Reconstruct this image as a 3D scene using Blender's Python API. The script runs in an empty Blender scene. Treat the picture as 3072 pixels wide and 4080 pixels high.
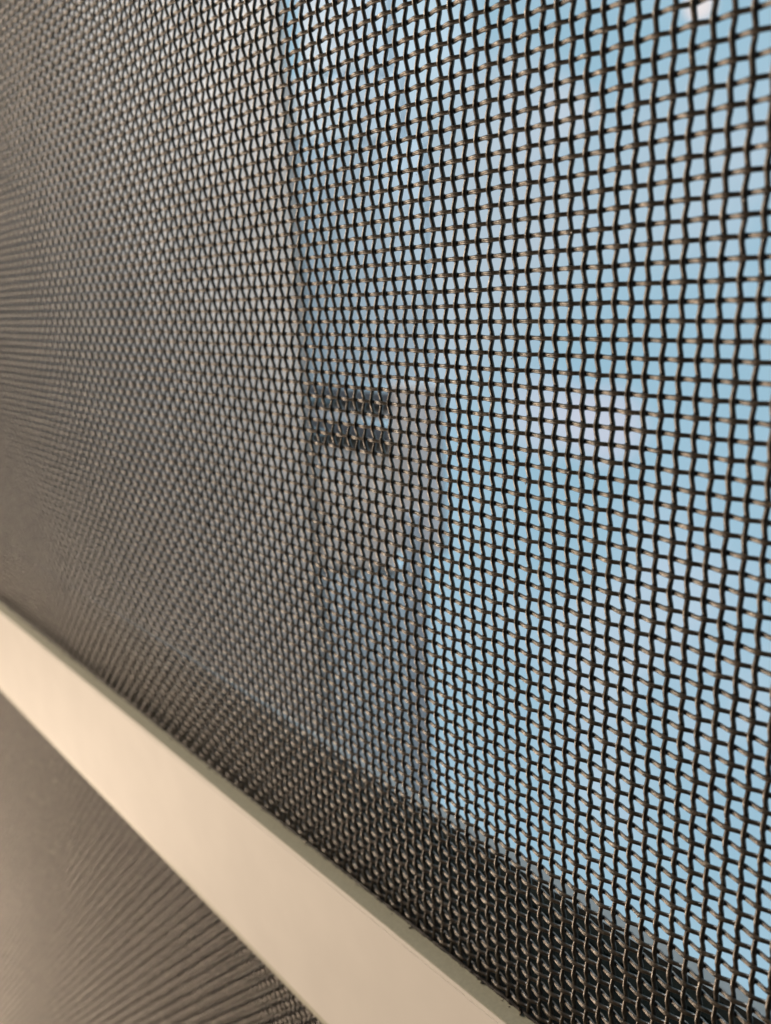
import bpy, bmesh, math, random
import numpy as np
from mathutils import Vector, Matrix, noise

random.seed(7)
SC = bpy.context.scene
COL = SC.collection
P = 0.0025            # pitch of the woven wire, metres (vertical direction)
RU = 1.0478           # pitch across / pitch up

# ------------------------------------------------------------------ camera
# axes of the camera in screen coordinates (X along the screen, Y out through it, Z up)
def S(u, y, v):
    return Vector((u * P, y * P, v * P))
right = Vector((0.63993651, 0.76730851, -0.04145975))
up = Vector((-0.16337844, 0.18858163, 0.96837206))
fwd = Vector((-0.75085867, 0.61292301, -0.24604194))
cam_d = bpy.data.cameras.new('camera')
cam = bpy.data.objects.new('camera', cam_d)
COL.objects.link(cam)
m = Matrix((right, up, -fwd)).transposed().to_4x4()
CAM = S(31.05876518, -41.59985635, -14.35209326)
m.translation = CAM
cam.matrix_world = m
cam_d.sensor_fit = 'VERTICAL'
cam_d.sensor_height = 24.0
cam_d.lens = 3459.29 / 4080 * 24.0
cam_d.clip_start = 0.002
cam_d.clip_end = 500
cam_d.dof.use_dof = True
cam_d.dof.focus_distance = 58 * P
cam_d.dof.aperture_fstop = cam_d.lens / (0.65 * P * 1000)
SC.camera = cam

# ------------------------------------------------------------------ world: the dim warm room on the near side
w = bpy.data.worlds.new('World'); SC.world = w
w.use_nodes = True
bg = w.node_tree.nodes['Background']
bg.inputs[0].default_value = (0.60, 0.50, 0.38, 1)
bg.inputs[1].default_value = 0.05

def area(name, loc, target, size, size_y, power, color):
    d = bpy.data.lights.new(name, 'AREA')
    d.shape = 'RECTANGLE'; d.size = size; d.size_y = size_y
    d.energy = power; d.color = color
    o = bpy.data.objects.new(name, d); COL.objects.link(o)
    o.location = loc
    o.rotation_euler = (Vector(target) - Vector(loc)).to_track_quat('-Z', 'Y').to_euler()
    return o
# warm room lamps far down the room to the left: one high, one low
area('room_lamp', (-2.35, -0.92, 0.90), (-0.14, 0, -0.12), 1.7, 0.55, 78.0, (1.0, 0.80, 0.60))
area('room_lamp', (-2.25, -0.88, -1.45), (-0.14, 0, -0.12), 1.7, 0.55, 76.0, (1.0, 0.78, 0.58))
# daylight falling on the building outside, from above the window
area('daylight', (-6.5, 1.6, 12.0), (-7.0, 4.1, -0.8), 8.0, 2.0, 6300.0, (0.95, 0.97, 1.0))

SC.view_settings.view_transform = 'Standard'
SC.view_settings.look = 'None'
SC.view_settings.exposure = 0
SC.view_settings.gamma = 1
SC.cycles.max_bounces = 8
SC.cycles.transparent_max_bounces = 16
SC.cycles.sample_clamp_indirect = 4.0

# ------------------------------------------------------------------ helpers
def mat(name):
    mt = bpy.data.materials.new(name); mt.use_nodes = True
    nt = mt.node_tree
    return mt, nt, nt.nodes['Principled BSDF']

def node(nt, t, **kw):
    n = nt.nodes.new(t)
    for k, v in kw.items():
        setattr(n, k, v)
    return n

def paint(name, col, rough, bump=0.0, scale=400.0, var=0.06, metallic=0.0, spec=0.5, dust=None):
    mt, nt, b = mat(name)
    tc = node(nt, 'ShaderNodeTexCoord')
    nz = node(nt, 'ShaderNodeTexNoise'); nz.inputs['Scale'].default_value = scale; nz.inputs['Detail'].default_value = 4
    nt.links.new(tc.outputs['Object'], nz.inputs['Vector'])
    cr = node(nt, 'ShaderNodeValToRGB')
    cr.color_ramp.elements[0].position = 0.3; cr.color_ramp.elements[1].position = 0.7
    cr.color_ramp.elements[0].color = tuple(c * (1 - var) for c in col) + (1,)
    cr.color_ramp.elements[1].color = tuple(min(1, c * (1 + var)) for c in col) + (1,)
    nt.links.new(nz.outputs['Fac'], cr.inputs[0])
    nt.links.new(cr.outputs[0], b.inputs['Base Color'])
    b.inputs['Roughness'].default_value = rough
    b.inputs['Metallic'].default_value = metallic
    b.inputs['Specular IOR Level'].default_value = spec
    if bump:
        bp = node(nt, 'ShaderNodeBump'); bp.inputs['Strength'].default_value = bump
        bp.inputs['Distance'].default_value = 0.0001
        nt.links.new(nz.outputs['Fac'], bp.inputs['Height'])
        nt.links.new(bp.outputs[0], b.inputs['Normal'])
    return mt

def link(name, me, parent=None, matl=None, smooth=False):
    o = bpy.data.objects.new(name, me); COL.objects.link(o)
    if parent is not None: o.parent = parent
    if matl is not None and not me.materials: me.materials.append(matl)
    return o

def tag(o, label=None, cat=None, group=None, kind=None):
    if label: o['label'] = label
    if cat: o['category'] = cat
    if group: o['group'] = group
    if kind: o['kind'] = kind
    return o

def empty(name, loc=(0, 0, 0)):
    o = bpy.data.objects.new(name, None); COL.objects.link(o); o.location = loc
    o.empty_display_size = 0.02
    return o

def extrude(name, prof, x0, x1, matl, parent=None, bevel=0.0, seg=2):
    """closed profile [(y, z)] in metres extruded along X"""
    bm = bmesh.new()
    a = [bm.verts.new((x0, y, z)) for y, z in prof]
    b = [bm.verts.new((x1, y, z)) for y, z in prof]
    n = len(prof)
    for i in range(n):
        bm.faces.new((a[i], a[(i + 1) % n], b[(i + 1) % n], b[i]))
    bm.faces.new(a[::-1]); bm.faces.new(b)
    bmesh.ops.recalc_face_normals(bm, faces=bm.faces)
    if bevel:
        ed = [e for e in bm.edges if abs(e.verts[0].co.x - e.verts[1].co.x) > 1e-6]
        bmesh.ops.bevel(bm, geom=ed, offset=bevel, segments=seg, affect='EDGES', profile=0.5)
    me = bpy.data.meshes.new(name); bm.to_mesh(me); bm.free()
    return link(name, me, parent, matl)

def box(name, c0, c1, matl, parent=None, bevel=0.0):
    bm = bmesh.new()
    bmesh.ops.create_cube(bm, size=1.0)
    c0 = Vector(c0); c1 = Vector(c1)
    for v in bm.verts:
        v.co = Vector([(c0[i] + c1[i]) / 2 + v.co[i] * (c1[i] - c0[i]) for i in range(3)])
    if bevel:
        bmesh.ops.bevel(bm, geom=bm.edges[:], offset=bevel, segments=2, affect='EDGES')
    me = bpy.data.meshes.new(name); bm.to_mesh(me); bm.free()
    return link(name, me, parent, matl)

# ------------------------------------------------------------------ materials
def wire_material():
    mt, nt, b = mat('black_powder_coat')
    tc = node(nt, 'ShaderNodeTexCoord')
    oi = node(nt, 'ShaderNodeObjectInfo')
    add = node(nt, 'ShaderNodeVectorMath', operation='ADD')
    nt.links.new(tc.outputs['Object'], add.inputs[0])
    nt.links.new(oi.outputs['Random'], add.inputs[1])
    n1 = node(nt, 'ShaderNodeTexNoise'); n1.inputs['Scale'].default_value = 4200; n1.inputs['Detail'].default_value = 3
    n2 = node(nt, 'ShaderNodeTexNoise'); n2.inputs['Scale'].default_value = 700; n2.inputs['Detail'].default_value = 2
    nt.links.new(add.outputs[0], n1.inputs['Vector']); nt.links.new(add.outputs[0], n2.inputs['Vector'])
    cr = node(nt, 'ShaderNodeValToRGB')
    e = cr.color_ramp.elements
    e[0].position = 0.35; e[0].color = (0.036, 0.030, 0.024, 1)
    e[1].position = 0.66; e[1].color = (0.105, 0.086, 0.067, 1)
    d = e.new(0.80); d.color = (0.40, 0.37, 0.33, 1)
    nt.links.new(n2.outputs['Fac'], cr.inputs[0])
    nt.links.new(cr.outputs[0], b.inputs['Base Color'])
    mr = node(nt, 'ShaderNodeMapRange'); mr.inputs['To Min'].default_value = 0.28; mr.inputs['To Max'].default_value = 0.46
    nt.links.new(n2.outputs['Fac'], mr.inputs['Value'])
    nt.links.new(mr.outputs[0], b.inputs['Roughness'])
    b.inputs['Metallic'].default_value = 0.3
    b.inputs['Specular IOR Level'].default_value = 1.0
    bp = node(nt, 'ShaderNodeBump'); bp.inputs['Strength'].default_value = 0.6; bp.inputs['Distance'].default_value = 0.0001
    nt.links.new(n1.outputs['Fac'], bp.inputs['Height'])
    nt.links.new(bp.outputs[0], b.inputs['Normal'])
    return mt
M_WIRE = wire_material()
M_RAIL = paint('cream_gloss_paint', (0.74, 0.72, 0.69), 0.7, bump=0.12, scale=60, var=0.03)
M_FRAME = paint('dark_grey_frame', (0.050, 0.085, 0.095), 0.25, bump=0.1, scale=600, var=0.1)
M_BEAD = paint('grey_glazing_bead', (0.055, 0.066, 0.068), 0.85, bump=0.1, scale=600, var=0.08)
M_BROWN_STRIP = paint('dark_brown_strip', (0.030, 0.022, 0.016), 0.6, scale=600)  # dark brown of the recessed strips between the frame members

# ------------------------------------------------------------------ the woven wires
R_W, R_F = 0.148, 0.137      # radii of upright and level wires, in pitches
A_W, A_F = 0.116, 0.130      # crimp of each
U0, U1 = -236, 22            # upright wires
J0, J1 = -30, 236            # level wires (row j lies at v = -(j + 0.5))

def wire_mesh(name, n, step, r, amp, other_r, seed, sides=10, seg=10):
    """a crimped wire along local X from 0 to n crossings; at crossing 0 it bulges towards -Y (the room)"""
    L = n * seg + 1
    t = np.arange(L) / seg                       # in crossings
    ph = np.cos(np.pi * t) + 0.04 * np.cos(3 * np.pi * t)
    yc = -amp * ph
    rng = np.random.RandomState(seed)
    k = rng.rand(6) * 6.28
    wob = 0.010 * np.sin(t * 0.71 + k[0]) + 0.008 * np.sin(t * 1.63 + k[1]) + 0.006 * np.sin(t * 2.9 + k[2])
    knot = np.interp(t, np.arange(n + 1), rng.randn(n + 1) * 0.008)
    wob = wob + knot
    rad = r * (1 + 0.03 * np.sin(t * 2.3 + k[3]) + np.interp(t, np.arange(0, n + 1), rng.randn(n + 1) * 0.02))
    dy = np.gradient(yc, t * step)
    tn = np.sqrt(1 + dy * dy)
    ang = np.linspace(0, 2 * np.pi, sides, endpoint=False) + math.pi / sides
    ca, sa = np.cos(ang), np.sin(ang)
    # contact side: +Y where the wire bulges to -Y
    dist = (t - np.round(t)) * step
    g = np.exp(-(dist / (other_r * 1.4)) ** 2)
    side = np.sign(np.cos(np.pi * np.round(t)))      # +1: contact is on +Y
    V = np.zeros((L, sides, 3))
    for i in range(sides):
        con = np.clip(ca[i] * side + 0.15, 0, 1)            # how much this vertex faces the other wire
        lat = sa[i] * rad * (1 + 1.05 * g * con)            # powder coat fillet
        nrm = ca[i] * rad
        V[:, i, 0] = t * step - nrm * dy / tn
        V[:, i, 1] = yc + nrm / tn
        V[:, i, 2] = wob + lat
    V = V.reshape(-1, 3) * P
    idx = np.arange(L * sides).reshape(L, sides)
    a = idx[:-1]; b = idx[1:]
    F = np.stack([a, np.roll(a, -1, 1), np.roll(b, -1, 1), b], -1).reshape(-1, 4)
    me = bpy.data.meshes.new(name)
    me.vertices.add(len(V)); me.vertices.foreach_set('co', V.ravel())
    me.loops.add(F.size); me.loops.foreach_set('vertex_index', F.ravel())
    me.polygons.add(len(F)); me.polygons.foreach_set('loop_start', np.arange(len(F)) * 4)
    me.update(calc_edges=True)
    me.polygons.foreach_set('use_smooth', [True] * len(F))
    me.materials.append(M_WIRE)
    me.validate()
    return me

SCREEN = tag(empty('security_screen', (0, 0, -67.9 * P)),
             'black woven wire security screen with a cream cross rail in front of the window', 'security screen')
inv = -SCREEN.location
nW = J1 - J0 + 2
nF = int(U1 - U0) + 2
v_mesh = [wire_mesh('vertical_wire', nW, 1.0, R_W, A_W, R_F, 10 + i) for i in range(3)]
h_mesh = [wire_mesh('horizontal_wire', nF, RU, R_F, A_F, R_W, 20 + i) for i in range(3)]

# upright wires hang down from row J0; in front of the level wire when (i + j) is even
for i in range(U0, U1 + 1):
    o = bpy.data.objects.new('vertical_wire', v_mesh[i % 3])
    COL.objects.link(o); o.parent = SCREEN
    j = J0 if (i + J0) % 2 == 0 else J0 - 1
    # local X -> -Z, local Y -> Y, local Z -> X
    mm = Matrix(((0, 0, 1, 0), (0, 1, 0, 0), (-1, 0, 0, 0), (0, 0, 0, 1)))
    mm.translation = S(i * RU + random.gauss(0, 0.007), random.gauss(0, 0.003), -(j + 0.5)) + inv
    o.matrix_local = mm
for j in range(J0, J1 + 1):
    o = bpy.data.objects.new('horizontal_wire', h_mesh[j % 3])
    COL.objects.link(o); o.parent = SCREEN
    i = U0 if (U0 + j) % 2 == 1 else U0 - 1     # level wire in front when i + j is odd
    o.matrix_local = Matrix.Translation(S(i * RU, random.gauss(0, 0.003), -(j + 0.5) + random.gauss(0, 0.007)) + inv)

# ------------------------------------------------------------------ the cream cross rail
M_EDGE_STRIP = paint('grey_edge_strip', (0.44, 0.44, 0.35), 0.6, bump=0.2, scale=1500, var=0.08)  # grey of the rail's edges; on top it carries the shaded tone
M_RUBBER = paint('black_rubber_spline', (0.012, 0.010, 0.009), 0.55, bump=0.6, scale=1800, var=0.3)
y0, y1 = -2.10 * P, -0.16 * P
zt, zb = -67.87 * P - SCREEN.location.z, -85.7 * P - SCREEN.location.z
lip = 0.42 * P
extrude('cross_rail', [(y1, zt), (y0 + 0.03 * P, zt), (y0 + 0.03 * P, zt - lip), (y0 + 0.09 * P, zt - lip - 0.04 * P),
                       (y0, zt - lip - 0.12 * P), (y0, zb), (y1, zb)], -1.6, 0.25, M_RAIL, SCREEN, bevel=0.00006)
extrude('edge_strip', [(y0 + 0.30 * P, zb - 0.003 * P), (y0 + 0.30 * P, zb - 1.3 * P), (y1, zb - 1.3 * P), (y1, zb - 0.003 * P)], -1.6, 0.25, M_EDGE_STRIP, SCREEN, bevel=0.0001)
extrude('edge_strip', [(y0 + 0.07 * P, zt + 0.002 * P), (y1, zt + 0.002 * P), (y1, zt + 0.07 * P), (y0 + 0.10 * P, zt + 0.07 * P)], -1.6, 0.25, M_EDGE_STRIP, SCREEN)  # thin added slab: shade of the rail's top face put into its grey
# black spline that holds the mesh along the top of the rail, with the cut wire ends that stick out of it
def spline():
    bm = bmesh.new(); rings = []
    n = 900; x0, x1 = -0.50, 0.06
    for k in range(n):
        x = x0 + (x1 - x0) * k / (n - 1)
        r = P * (0.20 + 0.07 * noise.noise(Vector((x * 900, 0.3, 0))))
        cz = zt + P * (0.02 + 0.10 * noise.noise(Vector((x * 500, 5, 1)))); cy = -0.30 * P
        rings.append([bm.verts.new((x, cy + r * math.cos(t * math.pi / 4), cz + r * math.sin(t * math.pi / 4))) for t in range(8)])
    for a_, b_ in zip(rings, rings[1:]):
        for t in range(8):
            bm.faces.new((a_[t], a_[(t + 1) % 8], b_[(t + 1) % 8], b_[t]))
    for f in bm.faces: f.smooth = True
    me = bpy.data.meshes.new('spline'); bm.to_mesh(me); bm.free()
    return link('spline', me, SCREEN, M_RUBBER)
spline()
def cut_ends():
    bm = bmesh.new()
    for k in range(420):
        x = random.uniform(-0.45, 0.05)
        c = Vector((x, -P * random.uniform(0.25, 0.75), zt + P * random.uniform(0.0, 0.22)))
        d = Vector((random.uniform(-1, 1), random.uniform(-1, 0.3), random.uniform(-0.2, 0.9))).normalized()
        r = P * random.uniform(0.03, 0.09); L = P * random.uniform(0.08, 0.32)
        q = d.to_track_quat('Z', 'Y').to_matrix().to_4x4()
        bmesh.ops.create_cone(bm, cap_ends=True, segments=6, radius1=r, radius2=r * random.uniform(0.4, 0.9), depth=L,
                              matrix=Matrix.Translation(c) @ q)
    me = bpy.data.meshes.new('cut_wire_ends'); bm.to_mesh(me); bm.free()
    return tag(link('cut_wire_ends', me, SCREEN, M_WIRE), kind='stuff')
cut_ends()

# dust and lint caught on the wires
M_DUST = paint('pale_dust', (0.62, 0.58, 0.52), 0.8, scale=3000, var=0.2)
def dust():
    bm = bmesh.new()
    for k in range(520):
        i = random.randint(-75, 12); j = random.randint(-12, 66)
        wf = (i + j) % 2 == 0                       # upright wire in front here
        c = S(i * RU, -(0.27 + random.uniform(-0.01, 0.02)), -(j + 0.5)) + inv
        c += Vector((random.gauss(0, 0.06), 0, random.gauss(0, 0.3)) if wf else (random.gauss(0, 0.25), 0, random.gauss(0, 0.06))) * P
        r = P * random.choice((0.018, 0.022, 0.03, 0.03, 0.05))
        bmesh.ops.create_icosphere(bm, subdivisions=1, radius=r, matrix=Matrix.Translation(c) @ Matrix.Diagonal((random.uniform(.6, 1.6), 1, random.uniform(.6, 1.4), 1)))
    for v in bm.verts:
        v.co += Vector((random.gauss(0, 1), random.gauss(0, 1), random.gauss(0, 1))) * P * 0.005
    me = bpy.data.meshes.new('dust'); bm.to_mesh(me); bm.free()
    return tag(link('dust', me, SCREEN, M_DUST), kind='stuff')
dust()

# ------------------------------------------------------------------ window behind the screen: frame and pane
WIN = tag(empty('window_frame', (0, 7.0 * P, -62 * P)), 'dark teal grey window frame rail close behind the wire screen', 'window frame')
def wx(*a): return extrude(*a)
zt = -60.8 * P                                   # top of the bottom frame member
YF = 5.0 * P
def pf(pts): return [(y - 7.0 * P, z + 62 * P) for y, z in pts]
def bar(name, ya, za, zb, m, bev, yb=YF + 1.6 * P):
    return extrude(name, pf([(ya, za), (ya, zb), (yb, zb), (yb, za)]), -7.0, 0.9, m, WIN, bev)
bar('glazing_bead', YF, zt, zt - 0.5 * P, M_BEAD, 0)
bar('recessed_strip', YF + 0.5 * P, zt - 0.5 * P, zt - 0.7 * P, M_BROWN_STRIP, 0)
bar('frame', YF + 0.1 * P, zt - 0.7 * P, zt - 2.6 * P, M_FRAME, 0)
bar('recessed_strip', YF + 0.7 * P, zt - 2.6 * P, zt - 3.1 * P, M_BROWN_STRIP, 0)
bar('frame', YF + 0.0 * P, zt - 3.1 * P, zt - 420 * P, M_FRAME, 0.0003)
# ------------------------------------------------------------------ sky, a dome on the far side
def ray(px, py):
    """direction of a picture point (full-size photograph pixels)"""
    return (right * ((px - 1536) / 3459.29) + up * (-(py - 2040) / 3459.29) + fwd).normalized()
CLOUDS = []
for px, py, rdeg, col, f in ((1610, 200, 3.6, (0.66, 0.86, 1.0, 1), 0.9), (2180, 1660, 2.6, (0.78, 0.79, 0.92, 1), 0.6),
                          (2400, 1700, 2.4, (0.80, 0.79, 0.92, 1), 0.7), (2790, 20, 0.8, (1.0, 0.94, 0.95, 1), 1.0),
                          (2260, 440, 1.6, (0.82, 0.84, 0.92, 1), 0.5), (1750, 1000, 8.0, (0.60, 0.68, 0.76, 1), 0.7),
                          (2050, 420, 3.0, (0.70, 0.78, 0.88, 1), 0.5), (2650, 700, 5.0, (0.60, 0.72, 0.82, 1), 0.5)):
    CLOUDS.append((ray(px, py), math.cos(math.radians(rdeg * 1.5)), math.cos(math.radians(rdeg * 0.3)), col, f))
def sky():
    bm = bmesh.new()
    bmesh.ops.create_uvsphere(bm, u_segments=48, v_segments=32, radius=60)
    dead = [v for v in bm.verts if v.co.y < -6.0]
    bmesh.ops.delete(bm, geom=dead, context='VERTS')
    for f in bm.faces: f.smooth = True
    bmesh.ops.reverse_faces(bm, faces=bm.faces)
    me = bpy.data.meshes.new('sky'); bm.to_mesh(me); bm.free()
    mt = bpy.data.materials.new('sky'); mt.use_nodes = True
    nt = mt.node_tree; nt.nodes.clear()
    tc = node(nt, 'ShaderNodeTexCoord')
    n1 = node(nt, 'ShaderNodeTexNoise'); n1.inputs['Scale'].default_value = 0.075; n1.inputs['Detail'].default_value = 5; n1.inputs['Roughness'].default_value = 0.55
    nt.links.new(tc.outputs['Object'], n1.inputs['Vector'])
    cr = node(nt, 'ShaderNodeValToRGB'); e = cr.color_ramp.elements
    e[0].position = 0.38; e[0].color = (0.39, 0.63, 0.78, 1)
    e[1].position = 0.66; e[1].color = (0.56, 0.73, 0.87, 1)
    k = e.new(0.52); k.color = (0.43, 0.66, 0.81, 1)
    nt.links.new(n1.outputs['Fac'], cr.inputs[0])
    last = cr.outputs[0]
    # a few soft clouds: (direction, angular size, colour)
    for d, c0, c1, col, f in CLOUDS:
        vn = node(nt, 'ShaderNodeVectorMath', operation='NORMALIZE'); nt.links.new(tc.outputs['Object'], vn.inputs[0])
        dp = node(nt, 'ShaderNodeVectorMath', operation='DOT_PRODUCT'); dp.inputs[1].default_value = d
        nt.links.new(vn.outputs[0], dp.inputs[0])
        ad = node(nt, 'ShaderNodeMath', operation='MULTIPLY_ADD'); ad.inputs[1].default_value = (1 - c0) * 0.8; ad.inputs[2].default_value = -(1 - c0) * 0.4
        nt.links.new(n1.outputs['Fac'], ad.inputs[0])
        sm = node(nt, 'ShaderNodeMath', operation='ADD'); nt.links.new(dp.outputs['Value'], sm.inputs[0]); nt.links.new(ad.outputs[0], sm.inputs[1])
        mr = node(nt, 'ShaderNodeMapRange', interpolation_type='SMOOTHSTEP')
        mr.inputs['From Min'].default_value = c0; mr.inputs['From Max'].default_value = c1; mr.inputs['To Max'].default_value = f
        nt.links.new(sm.outputs[0], mr.inputs['Value'])
        mc = node(nt, 'ShaderNodeMix', data_type='RGBA'); mc.inputs['B'].default_value = col
        nt.links.new(mr.outputs[0], mc.inputs['Factor']); nt.links.new(last, mc.inputs['A'])
        last = mc.outputs['Result']
    em = node(nt, 'ShaderNodeEmission'); em.inputs[1].default_value = 0.83
    nt.links.new(last, em.inputs[0])
    out = node(nt, 'ShaderNodeOutputMaterial'); nt.links.new(em.outputs[0], out.inputs[0])
    o = link('sky', me, None, mt); tag(o, kind='structure')
    return o
sky()

# ------------------------------------------------------------------ the pale building outside, out of focus
BLD = tag(empty('building', (-4.5, 4.0, -0.8)), 'pale building seen blurred through the mesh, with blue windows and dark ledges', 'building')
def M(name, col, rough=0.8, scale=3.0, var=0.08): return paint(name, col, rough, scale=scale, var=var)
M_PALE = M('pale_render', (0.50, 0.48, 0.45), scale=1.2, var=0.16); M_BLUE = M('blue_grey_glazing', (0.36, 0.47, 0.55), 0.4, scale=2.0, var=0.14)
M_DARK = M('dark_ledge', (0.06, 0.068, 0.08)); M_PINK = M('pinkish_stone', (0.56, 0.52, 0.49)); M_LOW = M('grey_blue_panel', (0.52, 0.60, 0.64))
M_PIPE = M('slate_blue_pipe', (0.36, 0.43, 0.50), 0.4)
def hit(px, py, Y):
    d = ray(px, py); t = (Y - CAM.y) / d.y
    q = CAM + d * t
    return q
def slab(name, cx0, cx1, cy0, cy1, Y, depth, m, rx=None):
    """a wall piece parallel to the screen; cx, cy are picture columns / rows at its middle"""
    my, mx_ = (cy0 + cy1) / 2, (cx0 + cx1) / 2
    x0 = hit(cx0, my, Y).x; x1 = hit(cx1, my, Y).x
    z1 = hit(mx_, cy0, Y).z; z0 = hit(mx_, cy1, Y).z
    return box(name, Vector((x0, Y, z0)) - BLD.location, Vector((x1, Y + depth, z1)) - BLD.location, m, BLD, 0.004)
slab('wall', -600, 1150, -1500, 3200, 4.2, 0.08, M_PALE)
def panels(name, cx0, cx1, cy0, cy1, Y, n, ca, cb):
    """n upright panels side by side, their colours running from ca to cb"""
    for k in range(n):
        f = (k + 0.5) / n
        col = tuple(ca[i] + (cb[i] - ca[i]) * f for i in range(3))
        x0 = cx0 + (cx1 - cx0) * k / n; x1 = cx0 + (cx1 - cx0) * (k + 1) / n
        slab(name, x0, x1, cy0, cy1, Y + 0.003 * (k % 2), 0.04, M('panel_tone', col, 0.6, scale=2.0, var=0.12))
panels('upper_panel', 1150, 1520, -1500, 300, 4.29, 5, (0.50, 0.54, 0.56), (0.46, 0.60, 0.70))
panels('upper_panel', 1150, 1600, 300, 560, 4.29, 6, (0.44, 0.50, 0.53), (0.46, 0.60, 0.70))
panels('window_panel', 1150, 1700, 560, 1530, 4.29, 9, (0.27, 0.36, 0.42), (0.50, 0.64, 0.74))
slab('ledge', 1140, 1555, 1545, 1592, 4.27, 0.04, M_DARK)
panels('lower_panel', 1150, 1600, 1592, 1675, 4.29, 5, (0.42, 0.48, 0.53), (0.50, 0.50, 0.50))
slab('ledge', 1140, 1540, 1678, 1726, 4.27, 0.04, M_DARK)
panels('lower_panel', 1150, 1560, 1726, 1900, 4.30, 5, (0.42, 0.46, 0.47), (0.52, 0.50, 0.48))
panels('lower_panel', 1150, 1560, 1900, 2260, 4.30, 5, (0.50, 0.48, 0.44), (0.54, 0.52, 0.50))
panels('stone_pier', 1560, 1760, 1530, 2200, 4.28, 4, (0.50, 0.46, 0.43), (0.46, 0.52, 0.58))
panels('base_panel', 1150, 1640, 2260, 3600, 4.31, 6, (0.46, 0.50, 0.52), (0.42, 0.56, 0.66))
slab('downpipe', 1640, 1700, 2050, 3600, 4.27, 0.05, M_PIPE)
